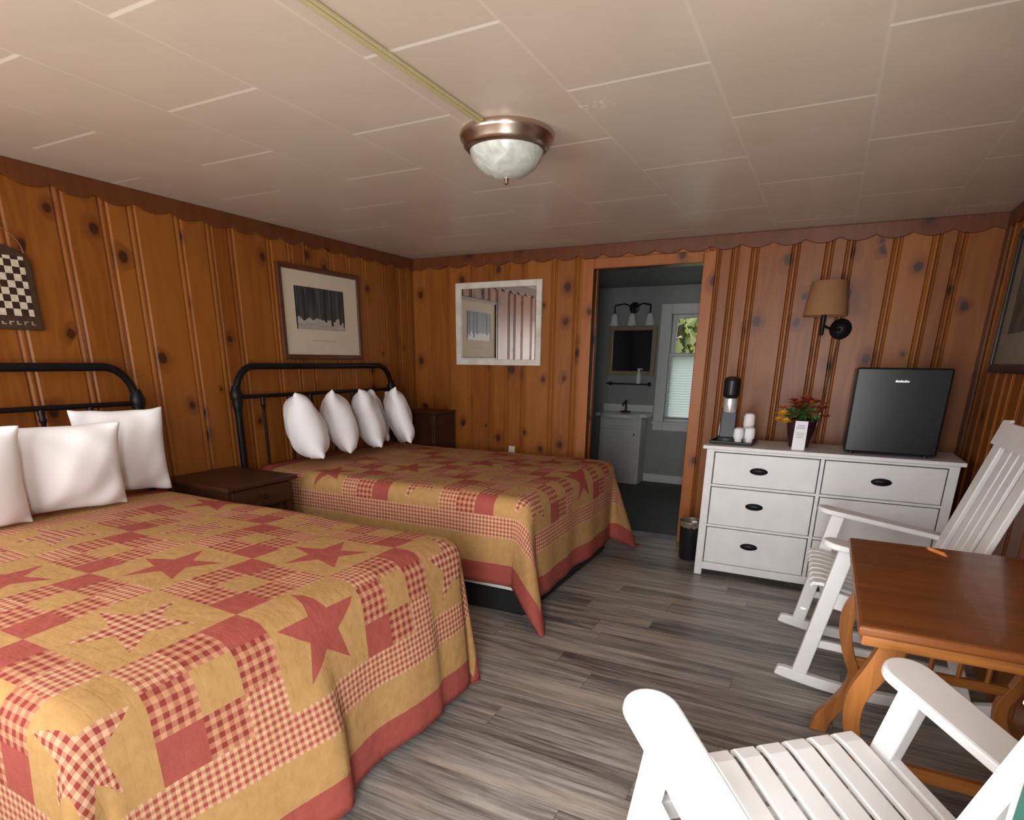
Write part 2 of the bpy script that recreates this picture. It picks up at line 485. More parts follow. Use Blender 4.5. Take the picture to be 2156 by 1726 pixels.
# bathroom doorway: casing boards and jamb
def casing(name, args, bv):
    o = MB().b2(*args); ob = o.build(name, PINE_CASING, bevel=.006); board_attr(ob.data, [bv] * len(ob.data.polygons)); struct(ob)
casing('trim_5', (1.668, DX0, -.022, -.0005, 0, DZ + .075), (.7, .2, .6))
casing('trim_6', (DX1, 2.688, -.022, -.0005, 0, DZ + .075), (.85, .5, .1))
casing('trim_7', (DX0, DX1, -.021, -.0005, DZ, DZ + .075), (.4, .8, .4))
struct(MB().b2(DX0 - .02, DX0, .0, .13, 0, DZ).b2(DX1, DX1 + .02, 0, .13, 0, DZ).b2(DX0, DX1, 0, .13, DZ, DZ + .02).build('door_1', JAMB))
struct(MB().b2(DX0, DX0 + .012, .05, .09, 0, DZ).build('trim_8', PINE_CASING, bevel=.003))

# ------------------------------------------------------------------ bathroom
BY = 2.42
bw0, bw1 = .75, 3.15
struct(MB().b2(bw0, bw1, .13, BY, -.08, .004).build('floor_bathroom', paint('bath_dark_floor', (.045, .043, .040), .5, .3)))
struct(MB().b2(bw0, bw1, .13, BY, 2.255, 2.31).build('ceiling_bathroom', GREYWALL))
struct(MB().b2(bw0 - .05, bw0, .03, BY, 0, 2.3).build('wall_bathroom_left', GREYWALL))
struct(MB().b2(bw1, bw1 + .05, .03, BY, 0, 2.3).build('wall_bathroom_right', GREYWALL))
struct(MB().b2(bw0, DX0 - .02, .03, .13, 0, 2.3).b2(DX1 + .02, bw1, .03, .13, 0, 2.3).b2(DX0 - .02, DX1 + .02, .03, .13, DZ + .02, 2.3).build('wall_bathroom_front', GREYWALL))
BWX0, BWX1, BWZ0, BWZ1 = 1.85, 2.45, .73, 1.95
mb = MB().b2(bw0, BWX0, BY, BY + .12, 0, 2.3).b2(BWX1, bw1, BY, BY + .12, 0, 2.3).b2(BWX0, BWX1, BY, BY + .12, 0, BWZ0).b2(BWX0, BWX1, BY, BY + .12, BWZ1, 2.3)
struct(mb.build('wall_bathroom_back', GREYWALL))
struct(MB().b2(1.62, bw1, BY - .015, BY - .0005, .005, .105).build('baseboard_bathroom', BATHWHITE, bevel=.004))
# bathroom window: casing, sashes, glass, pull-down shade
w = MB().b2(BWX0 - .12, BWX0, BY - .025, BY - .0005, BWZ0 - .09, BWZ1 + .11).b2(BWX1, BWX1 + .12, BY - .025, BY - .0005, BWZ0 - .09, BWZ1 + .11)
w.b2(BWX0, BWX1, BY - .025, BY - .0005, BWZ1, BWZ1 + .11).b2(BWX0, BWX1, BY - .025, BY - .0005, BWZ0 - .09, BWZ0)
wf = struct(w.build('window_1', BATHWHITE, bevel=.004))
MB().b2(BWX0 - .13, BWX1 + .13, BY - .05, BY - .026, BWZ0 - .015, BWZ0 + .012).build('sill', BATHWHITE, wf, .004)
mz = 1.49
s_ = MB()
for z0, z1, y0 in ((mz, BWZ1, BY + .06), (BWZ0, mz + .035, BY + .025)):
    s_.b2(BWX0, BWX0 + .055, y0, y0 + .03, z0, z1).b2(BWX1 - .055, BWX1, y0, y0 + .03, z0, z1)
    s_.b2(BWX0 + .055, BWX1 - .055, y0, y0 + .03, z0, z0 + .04).b2(BWX0 + .055, BWX1 - .055, y0, y0 + .03, z1 - .04, z1)
s_.build('sash', BATHWHITE, wf, .003)
MB().b2(BWX0 + .055, BWX1 - .055, BY + .073, BY + .077, mz + .04, BWZ1 - .04).build('pane', GLASSM, wf)
SHD = Mat('pale_shade_cloth', .9, (.84, .88, .88)); SHD.set('Transmission Weight', .0)
tr = SHD.nt.nodes.new('ShaderNodeBsdfTranslucent'); tr.inputs[0].default_value = (.88, .93, .92, 1)
mxs = SHD.nt.nodes.new('ShaderNodeMixShader'); mxs.inputs[0].default_value = .9
SHD.nt.links.new(SHD.b.outputs[0], mxs.inputs[1]); SHD.nt.links.new(tr.outputs[0], mxs.inputs[2])
SHD.nt.links.new(mxs.outputs[0], SHD.nt.nodes['Material Output'].inputs[0])
bl = thing('pleated_blind', 'pale pleated cloth blind drawn over the lower half of the bathroom window', 'blind', (0, 0, 0))
v_ = MB(); vs = []; fs = []
for i in range(49):
    z0 = .80 + i * .70 / 48; y0 = BY + .008 + .004 * (i % 2)
    vs += [(BWX0 + .012, y0, z0), (BWX1 - .012, y0, z0)]
    if i: fs.append((2 * i - 2, 2 * i - 1, 2 * i + 1, 2 * i))
v_.add(vs, fs)
v_.build('blind_cloth', SHD, bl)
MB().b2(BWX0 + .008, BWX1 - .008, BY + .002, BY + .02, .775, .80).build('bottom_rail', GREYWALL, bl)

# vanity
van = thing('bathroom_vanity', 'grey white bathroom vanity cabinet with basin seen through the doorway', 'vanity', (1.40, 2.13, 0))
MB().b2(-.24, .26, .005, .275, 0.005, .80).build('body', BATHWHITE, van, .004)
d = MB().b2(-.21, .23, -.012, .005, .10, .66).build('door', BATHWHITE, van, .006)
MB().lathe([(.003, 0), (.012, .006), (.012, .016), (.004, .02)], (.19, -.013, .60), 14, Matrix.Rotation(PI / 2, 3, 'X')).build('knob', BRASS, d, 0, True)
MB().b2(-.21, .23, -.010, .005, .69, .77).build('drawer_front', BATHWHITE, van, .005)
t = MB()
t.b2(-.30, .32, -.02, .285, .80, .84)
pts = [(.24 * math.cos(PI + PI * k / 16), .16 * math.sin(PI + PI * k / 16)) for k in range(17)]
t.prism(pts, (.0, -.02, .80), (1, 0, 0), (0, 1, 0), (0, 0, .04))
t.b2(-.30, .32, .265, .287, .84, .93)
t.build('basin_top', PORC, van, .006)
f = MB().lathe([(.035, .84), (.035, .85), (.014, .86), (.012, .95), (.016, .97), (.004, .985)], (0, .22, 0), 14)
f.tube([(0, .22, .93), (0, .16, .95), (0, .11, .945), (0, .095, .92)], .010, 8).b2(-.06, .06, .205, .235, .84, .855)
f.build('faucet', BRASS, van, 0, True)
# bath mirror, shelf, bottle, light bar
bmr = thing('bathroom_mirror', 'wood framed mirror above the bathroom vanity', 'mirror', (1.41, BY - .02, 1.55))
MB().b2(-.235, .235, -.004, .002, -.23, .23).build('glass', DARKMIRROR, bmr)
MB().b2(-.29, -.235, -.014, .018, -.28, .28).b2(.235, .29, -.014, .018, -.28, .28).b2(-.235, .235, -.014, .018, .23, .28).b2(-.235, .235, -.014, .018, -.28, -.23).build('frame', wood('pale_mirror_wood', (.30, .22, .13), (.2, .14, .08), .5, 'z'), bmr, .004)
shf = thing('bathroom_shelf', 'thin dark shelf on brackets under the bathroom mirror', 'shelf', (1.41, BY - .06, 1.17))
MB().b2(-.26, .26, -.06, .055, -.006, .006).build('board', BLACKMETAL, shf, .002)
for sx in (-.24, .24): MB().lathe([(.022, 0), (.024, .008), (.010, .014), (.008, .05)], (sx, .055, .0), 14, Matrix.Rotation(PI / 2, 3, 'X')).build('bracket', BLACKMETAL, shf, 0, True)
bt = tag(MB().lathe([(.026, 0), (.03, .01), (.03, .11), (.014, .13), (.014, .155), (.02, .16), (.02, .175)], (0, 0, 0), 16).build('lotion_bottle', PORC, None, 0, True, loc=(1.53, BY - .075, 1.1765)), 'small white bottle standing on the thin bathroom shelf', 'bottle')
vl = thing('vanity_light', 'dark three lamp light bar over the bathroom mirror', 'wall light', (1.41, BY - .002, 2.0))
MB().lathe([(.06, 0), (.062, .012), (.03, .022)], (0, 0, .03), 20, Matrix.Rotation(PI / 2, 3, 'X')).build('backplate', BLACKMETAL, vl, 0, True)
a_ = MB()
for sx in (-.21, 0, .21): a_.tube([(0, -.02, .03), (sx * .5, -.06, .07), (sx, -.10, .05), (sx, -.10, -.04)], .008, 8)
a_.build('arm', BLACKMETAL, vl, 0, True)
for sx in (-.21, 0, .21):
    MB().lathe([(.025, 0), (.04, -.03), (.06, -.13), (.057, -.13), (.036, -.03), (.02, -.005)], (sx, -.10, -.04), 20, cap=False).build('lamp_shade', PORC, vl, 0, True)

# outside the bathroom window: trees
FOL = Mat('spring_foliage', .6, (.085, .105, .035))
tr = FOL.nt.nodes.new('ShaderNodeBsdfTranslucent'); tr.inputs[0].default_value = (.25, .29, .10, 1)
mx_ = FOL.nt.nodes.new('ShaderNodeMixShader'); mx_.inputs[0].default_value = .5
FOL.nt.links.new(FOL.b.outputs[0], mx_.inputs[1]); FOL.nt.links.new(tr.outputs[0], mx_.inputs[2]); FOL.nt.links.new(mx_.outputs[0], FOL.nt.nodes['Material Output'].inputs[0])
BARK = Mat('grey_bark', .9, (.12, .10, .075))
def tree(x, y, h, label, n=1500, spread=.8):
    t = thing('tree', label, 'tree', (x, y, -.3), group='trees outside the bathroom window')
    MB().tube([(0, 0, 0), (.04, .02, h * .4), (-.03, .03, h * .75), (.05, 0, h)], [.09, .07, .05, .02], 10).build('trunk', BARK, t, 0, True)
    m = MB()
    for i in range(n):
        th = random.random() * 2 * PI; zz = h * (.18 + .82 * random.random()); rr = spread * math.sqrt(random.random()) * (1 - .35 * abs(zz / h - .55))
        c = Vector((rr * math.cos(th), rr * math.sin(th), zz)); r = Euler((random.random() * 6, random.random() * 6, random.random() * 6)).to_matrix()
        l = .10 + .06 * random.random()
        vs = [c + r @ Vector(q) for q in ((-l, 0, 0), (0, -l * .45, .01), (l, 0, 0), (0, l * .45, .01))]
        m.add(vs, [(0, 1, 2, 3)])
    fo = m.build('foliage', FOL, t); fo['kind'] = 'stuff'
tree(1.35, 5.0, 4.2, 'leafy green tree seen through the left side of the bathroom window pane')
tree(.2, 7.0, 4.8, 'leafy green tree standing behind the trunk seen in the bathroom window', 2200)
tree(2.3, 7.6, 4.6, 'leafy green tree at the right of the bathroom window view', 1800)
gr = MB().b2(-12, 14, BY + .2, 18, -.4, -.3).b2(-12, 14, -18, FY - .2, -.2, -.12).build('ground', paint('lawn_ground', (.04, .06, .02), .9)); struct(gr)

# ------------------------------------------------------------------ beds
def bed(label, y_far, y_near, spin, head_x=.075):
    t = thing('bed', label, 'bed', (0, 0, 0))
    x = head_x
    fr = MB()
    zj = 1.17; zt = 1.372; r = .19
    def arc(ya, sgn):
        return [(x, ya + sgn * (.03 + .16 * (1 - math.cos(a))), zj + (zt - zj) * math.sin(a)) for a in [PI / 2 * k / 10 for k in range(11)]]
    pa = arc(y_near, 1); pb = arc(y_far, -1)
    path = [(x, y_near + .03, zj - .02)] + pa + pb[::-1] + [(x, y_far - .03, zj - .02)]
    fr.tube(path, .021, 12)
    hb = fr.build('headboard', BLACKMETAL, t, 0, True)
    for yy in (y_near + .03, y_far - .03):
        MB().lathe([(.018, .005), (.022, .02), (.022, 1.06), (.026, 1.10), (.034, 1.13), (.030, 1.15), (.038, 1.17), (.038, 1.20), (.028, 1.225), (.022, 1.25)], (x, yy, 0), 14).build('post', BLACKMETAL, hb, 0, True)
    MB().tube([(x, y_near + .03, 1.175), (x, y_far - .03, 1.175)], .013, 10).build('cross_rail', BLACKMETAL, hb, 0, True)
    MB().tube([(x, y_near + .03, .40), (x, y_far - .03, .40)], .013, 10).build('bottom_rail', BLACKMETAL, hb, 0, True)
    for yy in spin:
        MB().lathe([(.009, .40), (.009, 1.07), (.011, 1.10), (.019, 1.115), (.013, 1.13), (.017, 1.15), (.012, 1.175)], (x, yy, 0), 10).build('spindle', BLACKMETAL, hb, 0, True)
    return t
def bed_base(t, x1, yf, yn):
    MB().b2(.13, x1 - .02, yn + .05, yf - .04, .004, .150).build('bed_base', BLACKFAB, t, .02)
    MB().b2(.13, x1, yn + .0, yf - .015, .155, .685).build('mattress', SHEETW, t, .05)

def quilt(name, label, xe, u_max, y_near, v_min, y_far, zt, seed, flare=.07, corner=.34, corner_far=.34, creases=(), dent=.18):
    rnd = random.Random(seed)
    s = .365; st = s / 12; N = 86; r = .075; L = r * PI / 2
    xs = xe - r; ysn = y_near + r; ysf = y_far - r
    vs, uvs = [], []
    for i in range(N + 1):
        for j in range(N + 1):
            u = u_max - (N - i) * st; v = v_min + j * st
            a = max(0, u - xs); bn = max(0, ysn - v); bf = max(0, v - ysf)
            b = bn if bn > 0 else bf; sg = -1 if bn > 0 else 1
            bx = min(u, xs); by = min(max(v, ysn), ysf)
            rho = math.hypot(a, b)
            mound = .012 * math.sin(PI * (by - ysn) / (ysf - ysn))
            wr = .004 * math.sin(u * 7 + v * 3 + seed) + .003 * math.sin(v * 9 - u * 4)
            if rho == 0: vs.append((bx, by, zt + mound + wr)); uvs.append((u, v)); continue
            phi = math.atan2(b, a); s2 = math.sin(2 * phi) if a > 0 and b > 0 else 0
            if rho <= L: h = r * math.sin(rho / r); d_ = r * (1 - math.cos(rho / r))
            else:
                al = flare + (corner if sg < 0 else corner_far) * max(0, s2) ** 1.2
                tt = rho - L
                rip = 0
                if s2 < .35:
                    q = v if a > b else u
                    rip = (math.sin(q * 8.5 + seed * 2) * .5 + math.sin(q * 17 + seed) * .3) * .022 * min(1, tt / .35) * (1 - s2 / .35)
                if a > b:
                    for vc, am in creases:
                        wd_ = .30 if v < vc else .035
                        rip += am * min(1, tt / .3) * math.exp(-((v - vc) / wd_) ** 2)
                h = r + tt * math.sin(al) + rip; d_ = r + tt * math.cos(al)
                if s2 > 0: h *= 1 - dent * math.sin(4 * phi) ** 2 * min(1, tt / .2)
            z = max(.014, zt + (mound + wr) * max(0, 1 - rho / .1) - d_)
            vs.append((bx + h * math.cos(phi), by + sg * h * math.sin(phi), z)); uvs.append((u, v))
    fs, mi = [], []
    B = 13
    pat = {}
    for i in range(N):
        for j in range(N):
            fs.append((i * (N + 1) + j, (i + 1) * (N + 1) + j, (i + 1) * (N + 1) + j + 1, i * (N + 1) + j + 1))
            e = min(i, j, N - 1 - i, N - 1 - j)
            if e < 4: k = 1
            elif e < 9: k = 0
            elif e < 13: k = 2
            else:
                bi, bj = (i - B) // 12, (j - B) // 12
                ci, cj = ((i - B) % 12) // 4, ((j - B) % 12) // 4
                if (bi + bj) % 2 == 0:
                    k = 4 if ((bi * 3 + bj) // 2) % 2 == 0 else 5
                    if (bi, bj) == (4, 2): k = 4
                    if (bi, bj) in ((4, 0), (4, 4)): k = 5
                else:
                    if (ci, cj) == (1, 1): k = 0
                    elif (ci, cj) in ((0, 2), (2, 0)): k = 1
                    elif (ci + cj) % 2: k = 3
                    else: k = 2
            mi.append(k)
    me = bpy.data.meshes.new(name); me.from_pydata(vs, [], fs)
    for q in QUILT: me.materials.append(q)
    for p, k in zip(me.polygons, mi): p.material_index = k; p.use_smooth = True
    uv = me.uv_layers.new(name='UVMap')
    u0 = u_max - N * st + B * st; v0 = v_min + B * st
    for l in me.loops:
        u, v = uvs[l.vertex_index]; uv.data[l.index].uv = ((u - u0) / s, (v - v0) / s)
    o = bpy.data.objects.new(name, me); COL.objects.link(o)
    so = o.modifiers.new('thick', 'SOLIDIFY'); so.thickness = .007; so.offset = 1
    return tag(o, label, 'quilt', 'patchwork quilts on the beds')

b1 = bed('black metal frame bed nearest the camera, headboard cut off by the left picture edge', -2.747, -4.40, [-3.036 - .232 * k for k in range(6)])
bed_base(b1, 2.23, -2.82, -4.35)
b2_ = bed('black metal frame bed in the corner below the framed forest print', -.455, -2.15, [-1.909, -1.672, -1.466, -1.235, -1.0, -.76])
bed_base(b2_, 2.18, -.52, -2.06)
quilt('quilt', 'red and tan star patchwork quilt on the nearest bed, large red star on its foot', 2.25, 2.87, -4.37, -4.96, -2.80, .705, 1, flare=.08, corner=.40, corner_far=.06, creases=((-3.70, .055), (-3.13, .03)), dent=.42)
quilt('quilt', 'red and tan star patchwork quilt on the far bed, its corner hanging to the floor', 2.195, 2.75, -2.07, -2.535, -.50, .705, 2, flare=.035)

def pillow(loc, w, h, t, rot, label, group, seed, ex=.55):
    rnd = random.Random(seed); n = 22; vs = []; fs = []
    for sgn in (1, -1):
        for i in range(n + 1):
            for j in range(n + 1):
                a = -1 + 2 * i / n; b = -1 + 2 * j / n
                e = (max(0, 1 - a * a) * max(0, 1 - b * b)) ** ex
                # the sides pull in between the corners
                px = a * (1 - .07 * (1 - b * b) ) ; py = b * (1 - .07 * (1 - a * a))
                lump = 1 + .10 * math.sin(3 * a + seed) * math.cos(2.5 * b + seed * 2)
                wr = .014 * math.sin(9 * a * b + seed * 3) * (abs(a * b)) + .003 * math.sin(11 * a - 5 * b + seed) * e + .006 * math.sin(5 * a + 7 * b * b + seed * 2) * e
                vs.append((px * w / 2, sgn * (t / 2) * e * lump + wr, py * h / 2))
    N = (n + 1) ** 2
    for i in range(n):
        for j in range(n):
            a = i * (n + 1) + j; fs.append((a, a + 1, a + n + 2, a + n + 1)); fs.append((N + a, N + a + n + 1, N + a + n + 2, N + a + 1))
    m = MB(); m.add(vs, fs)
    o = m.build('pillow', PILLOWM, None, 0, True, 180)
    bm = bmesh.new(); bm.from_mesh(o.data); bmesh.ops.remove_doubles(bm, verts=bm.verts, dist=.0008); bmesh.ops.recalc_face_normals(bm, faces=bm.faces); bm.to_mesh(o.data); bm.free()
    for p in o.data.polygons: p.use_smooth = True
    o.location = loc; o.rotation_euler = rot
    su = o.modifiers.new('sub', 'SUBSURF'); su.levels = 1; su.render_levels = 1
    return tag(o, label, 'pillow', group)
R_ = math.radians
def stand(x, y, z_bot, w, h, t, yaw, lean, label, group, seed, roll=0):
    """A pillow on its edge: yaw turns its face about z, lean tips its top back along its own face normal."""
    rot = (Matrix.Rotation(R_(yaw), 3, 'Z') @ Matrix.Rotation(R_(lean), 3, 'X') @ Matrix.Rotation(R_(roll), 3, 'Y'))
    up = rot @ Vector((0, 0, 1)); c = Vector((x, y, z_bot)) + up * (h / 2)
    return pillow(c, w, h, t, rot.to_euler(), label, group, seed)
G2 = 'pillows on the far bed'
P2 = [(.48, -1.84, 'white pillow nearest the camera in the row on the far bed', -34, .27, 1),
      (.48, -1.51, 'second white pillow from the left in the row on the far bed', -42, .24, 2),
      (.48, -1.20, 'third white pillow from the left in the row on the far bed', -42, .23, 3),
      (.51, -.85, 'white pillow at the right end of the row on the far bed', -40, .20, 4)]
G1 = 'pillows on the nearest bed'

# ------------------------------------------------------------------ rocking chairs
def arc_pts(fn, a, b, n): return [fn(a + (b - a) * i / n) for i in range(n + 1)]
def rocker(label, loc, yaw, pitch, b0=.205, sl=.065, rz0=1.115):
    RR = 1.7
    t = thing('rocking_chair', label, 'rocking chair', (loc[0], loc[1], 0), (0, 0, R_(yaw)), 'white slatted rocking chairs')
    rz = lambda y: RR - math.sqrt(RR * RR - (y + .05) ** 2) + .001
    c_, s_ = math.cos(R_(pitch)), math.sin(R_(pitch))
    T = lambda y, z: (y * c_ - z * s_, y * s_ + z * c_ + .022)      # the whole seat unit rests tilted back
    def P(x, y, z): return (x, *T(y, z))
    UY, UZ = (0, c_, s_), (0, -s_, c_)
    for sx in (-1, 1):
        x = sx * .325
        low = arc_pts(lambda y: (y, rz(y)), .365, -.50, 20); hi = [(y, z + .052) for y, z in low]
        hi[0] = (hi[0][0] - .012, hi[0][1] - .012)
        MB().strip(low, hi, (x - .019, 0, 0), (0, 1, 0), (0, 0, 1), (.038, 0, 0)).build('rocker_rail', WHITE, t, .006)
        MB().bar((x, .262, rz(.262) + .048), P(x, .26, .622), .040, .062).build('leg', WHITE, t, .005)
        MB().bar((x, -.36, rz(-.36) + .048), P(x, -.19, .40), .038, .050).build('leg', WHITE, t, .005)
        ax = sx * .34; wf, wr_ = .062, .048                     # arm with a rounded front
        out = [(wf * math.cos(a), .30 + .062 * math.sin(a)) for a in [PI * k / 14 for k in range(15)]] + [(-wr_, -b0 - .03), (wr_, -b0 - .03)]
        MB().prism(out, P(ax, 0, .625), (1, 0, 0), UY, Vector(UZ) * .026).build('arm', WHITE, t, .007)
        MB().bar(P(x, .27, .395), P(x, -b0 - .03, .375), .032, .075).build('seat_rail', WHITE, t, .004)
        MB().bar((x, .25, .235), (x, -.34, .205), .024, .036).build('stretcher', WHITE, t, .004)
    MB().bar(P(-.325, .262, .36), P(.325, .262, .36), .055, .026, (0, 0, 1)).build('stretcher', WHITE, t, .004)
    MB().bar((-.325, -.345, .17), (.325, -.345, .17), .04, .024, (0, 0, 1)).build('stretcher', WHITE, t, .004)
    for yy in (.17, -.06): MB().bar(P(-.31, yy, .393), P(.31, yy, .393), .035, .03, (0, 0, 1)).build('seat_cleat', WHITE, t)
    for k in range(8):
        x = -.2555 + .073 * k
        pr_ = [(.335, .405), (.345, .418), (.335, .434), (.30, .44), (.10, .432), (-.20, .424)]
        lo = [(.332, .408), (.335, .415), (.328, .420), (.30, .424), (.10, .416), (-.20, .408)]
        MB().strip(pr_, lo, P(x - .0275, 0, 0), UY, UZ, (.055, 0, 0)).build('seat_slat', WHITE, t, .003)
    bk = lambda z: -b0 - (z - .40) * sl                     # back: two wide posts, narrow slats, top and bottom rail
    for sx in (-1, 1):
        MB().bar(P(sx * .245, bk(.33), .33), P(sx * .245, bk(1.20), 1.20), .105, .026).build('back_post', WHITE, t, .005)
    for k in range(3):
        x = -.093 + .093 * k
        MB().bar(P(x, bk(.44), .44), P(x, bk(1.13), 1.13), .076, .016).build('back_slat', WHITE, t, .003)
    top = [(-.302, rz0), (.302, rz0), (.302, 1.225), (.20, 1.232), (.19, 1.218), (-.19, 1.218), (-.20, 1.232), (-.302, 1.225)]
    lean = (0, -sl * c_ - s_, -sl * s_ + c_)
    MB().prism(top, P(0, bk(0) + .012, 0), (1, 0, 0), lean, Vector(UY) * .016).build('back_rail', WHITE, t, .004)
    MB().prism([(-.29, .40), (.29, .40), (.29, .47), (-.29, .47)], P(0, bk(0) - .014, 0), (1, 0, 0), lean, Vector(UY) * -.018).build('back_rail', WHITE, t, .004)
    return t
rocker('white slatted rocking chair in the right foreground, seen from above its seat', (3.650, -3.635), 40.9, 12, .213, .065, 1.165)
rocker('white slatted rocking chair behind the oak table, in front of the dresser', (3.845, -1.755), 92.5, 9, .170, .105)

# ------------------------------------------------------------------ oak table with lyre ends
tb = thing('oak_table', 'oak table with a dark reddish top and curved lyre legs between the rocking chairs', 'table', (4.00, -2.735, 0))
tx0, tx1, ty0, ty1 = -.315, .335, -.465, .465
MB().b2(tx0, tx1, ty0, ty1, .752, .780).build('table_top', TABLETOP, tb, .009)
MB().b2(tx0 + .012, tx1 - .012, ty0 + .012, ty1 - .012, .722, .752).build('apron', OAK_X, tb, .006)
def sm(p, n=10):
    out = []
    for i in range(len(p) - 1):
        p0 = p[max(i - 1, 0)]; p1 = p[i]; p2 = p[i + 1]; p3 = p[min(i + 2, len(p) - 1)]
        for k in range(n):
            t_ = k / n
            out.append(tuple(.5 * (2 * p1[c] + (p2[c] - p0[c]) * t_ + (2 * p0[c] - 5 * p1[c] + 4 * p2[c] - p3[c]) * t_ * t_ + (3 * p1[c] - p0[c] - 3 * p2[c] + p3[c]) * t_ ** 3) for c in range(len(p1))))
    out.append(p[-1]); return out
for yy in (-.345, .315):
    for sg in (1, -1):
        cl = sm([(.205, .722), (.240, .62), (.275, .53), (.278, .45), (.255, .36), (.225, .28), (.235, .20), (.265, .13), (.300, .06), (.310, .003)], 6)
        cl = [(-a if sg > 0 else a + .01, b) for a, b in cl]
        n_ = len(cl); Lp, Rp = [], []
        for i, (a, b) in enumerate(cl):
            q0 = cl[max(i - 1, 0)]; q1 = cl[min(i + 1, n_ - 1)]; dx, dz = q1[0] - q0[0], q1[1] - q0[1]; ln = math.hypot(dx, dz)
            nx, nz = -dz / ln, dx / ln; w_ = .025 + .006 * math.cos(2 * PI * i / (n_ - 1))
            Lp.append((a + nx * w_, max(.003, b + nz * w_))); Rp.append((a - nx * w_, max(.003, b - nz * w_)))
        MB().strip(Lp, Rp, (0, yy - .02, 0), (1, 0, 0), (0, 0, 1), (0, .04, 0)).build('leg', OAK, tb, .006)
MB().b2(-.23, .24, -.357, -.333, .305, .345).build('stretcher', OAK_X, tb, .004)
rl = MB().b2(-.23, .24, .303, .327, .315, .35).build('stretcher', OAK_X, tb, .004)
for k in range(5): MB().lathe([(.009, .35), (.009, .722)], (-.16 + .085 * k, .315, 0), 8).build('spindle', OAK, rl, 0, True)

# ------------------------------------------------------------------ dresser and what stands on it
dr = thing('dresser', 'white six drawer dresser with dark cup pulls against the back wall', 'dresser', (3.57, -.52, 0))
DT = .905
MB().b2(-.715, .715, -.245, .235, DT - .024, DT).build('top', DRESSERW, dr, .005)
body = MB().b2(-.685, -.665, -.20, .215, .09, DT - .024).b2(.665, .685, -.20, .215, .09, DT - .024).b2(-.665, .665, .195, .215, .09, DT - .024).b2(-.665, .665, -.185, .195, .09, .105)
body.b2(-.645, .645, -.2275, -.17, DT - .040, DT - .024).b2(-.645, .645, -.2275, -.19, .045, .098).b2(-.011, .011, -.2265, -.17, .098, DT - .04)
for zc in (.640, .362): body.b2(-.645, .645, -.222, -.17, zc - .008, zc + .008)
body.build('carcass', DRESSERW, dr, .003)
for sx in (-1, 1):
    MB().b2(sx * .640, sx * .690, -.232, -.185, .003, DT - .024).build('leg', DRESSERW, dr, .004)
    MB().b2(sx * .640, sx * .690, .18, .225, .003, DT - .024).build('leg', DRESSERW, dr, .004)
for sx in (-1, 1):
    for z0, z1 in ((.652, .860), (.374, .628), (.102, .350)):
        x0, x1 = (-.634, -.016) if sx < 0 else (.016, .634)
        d = MB().b2(x0, x1, -.230, -.20, z0, z1).build('drawer', DRESSERW, dr, .004)
        cx, cz = (x0 + x1) / 2 - .03 * (sx < 0) , (z0 + z1) / 2 + (.0 if z0 > .6 else .02)
        pl = MB(); n = 28; vs = []; fs = []
        for j in range(7):
            b = PI / 2 * j / 6
            for i in range(n):
                a = 2 * PI * i / n; q = max(.02, math.cos(b))
                vs.append((cx + .055 * q * math.cos(a), -.2303 - .024 * math.sin(b), cz + .0235 * q * math.sin(a) + .004 * math.sin(b)))
        for j in range(6):
            for i in range(n): fs.append((j * n + i, j * n + (i + 1) % n, (j + 1) * n + (i + 1) % n, (j + 1) * n + i))
        fs.append(tuple(6 * n + i for i in range(n))); fs.append(tuple(range(n - 1, -1, -1)))
        pl.add(vs, fs); pl.build('cup_pull', BLACKMETAL, d, 0, True)

fg = thing('mini_fridge', 'black mini fridge standing on the right end of the white dresser', 'mini fridge', (3.905, -.50, DT))
FW = .235
MB().b2(-FW, FW, -.165, .20, .014, .500).build('body', FRIDGE, fg, .008)
MB().b2(-FW, FW, -.215, -.170, .016, .505).build('door', FRIDGE, fg, .010)
for sx in (-1, 1):
    for yy in (-.14, .17): MB().lathe([(.015, .001), (.015, .016)], (sx * .19, yy, 0), 12).build('foot', BLACKPL, fg)
bd = MB()
for k in range(6): bd.b2(-.033 + .011 * k, -.033 + .011 * k + .009, -.2185, -.2155, .425, .4345 if k % 2 else .437)
bd.b2(-.036, .036, -.2175, -.2155, .4285, .4305)
bd.build('badge', SILVER, fg)

ty = thing('tray', 'shallow black tray under the coffee maker and cups', 'tray', (3.015, -.545, DT), (0, 0, R_(-3)))
MB().b2(-.135, .135, -.125, .125, .001, .009).build('base', BLACKPL, ty, .003)
MB().b2(-.135, .135, -.125, -.119, .009, .022).b2(-.135, .135, .119, .125, .009, .022).b2(-.135, -.129, -.119, .119, .009, .022).b2(.129, .135, -.119, .119, .009, .022).build('rim', BLACKPL, ty, .002)

cm = thing('coffee_maker', 'slim black single cup coffee maker with silver band on the tray', 'coffee maker', (2.965, -.535, DT + .0095), (0, 0, R_(8)))
def pill(w, d, n=10):
    r = w / 2; out = [(r * math.cos(a), -d / 2 + r + r * math.sin(a) - 0) for a in [PI + PI * k / n for k in range(n + 1)]] + [(r * math.cos(a), d / 2 - r + r * math.sin(a)) for a in [PI * k / n for k in range(n + 1)]]
    return out
MB().prism(pill(.112, .20), (0, 0, .0), (1, 0, 0), (0, 1, 0), (0, 0, .03)).build('base', GREYPL, cm, .004)
MB().prism([(-.05, -.02), (.05, -.02), (.05, .095), (-.05, .095)], (0, 0, .03), (1, 0, 0), (0, 1, 0), (0, 0, .19)).build('column', GREYPL, cm, .012)
MB().prism([(-.046, 0), (.046, 0), (.046, .165), (-.046, .165)], (0, -.045, .03), (1, 0, 0), (0, .14, 1), (0, .03, 0)).build('drip_panel', GREYPL, cm, .004)
MB().lathe([(.037, .0), (.042, .01), (.042, .085), (.040, .092)], (0, -.035, .195), 24).build('brew_head', SILVER, cm, 0, True)
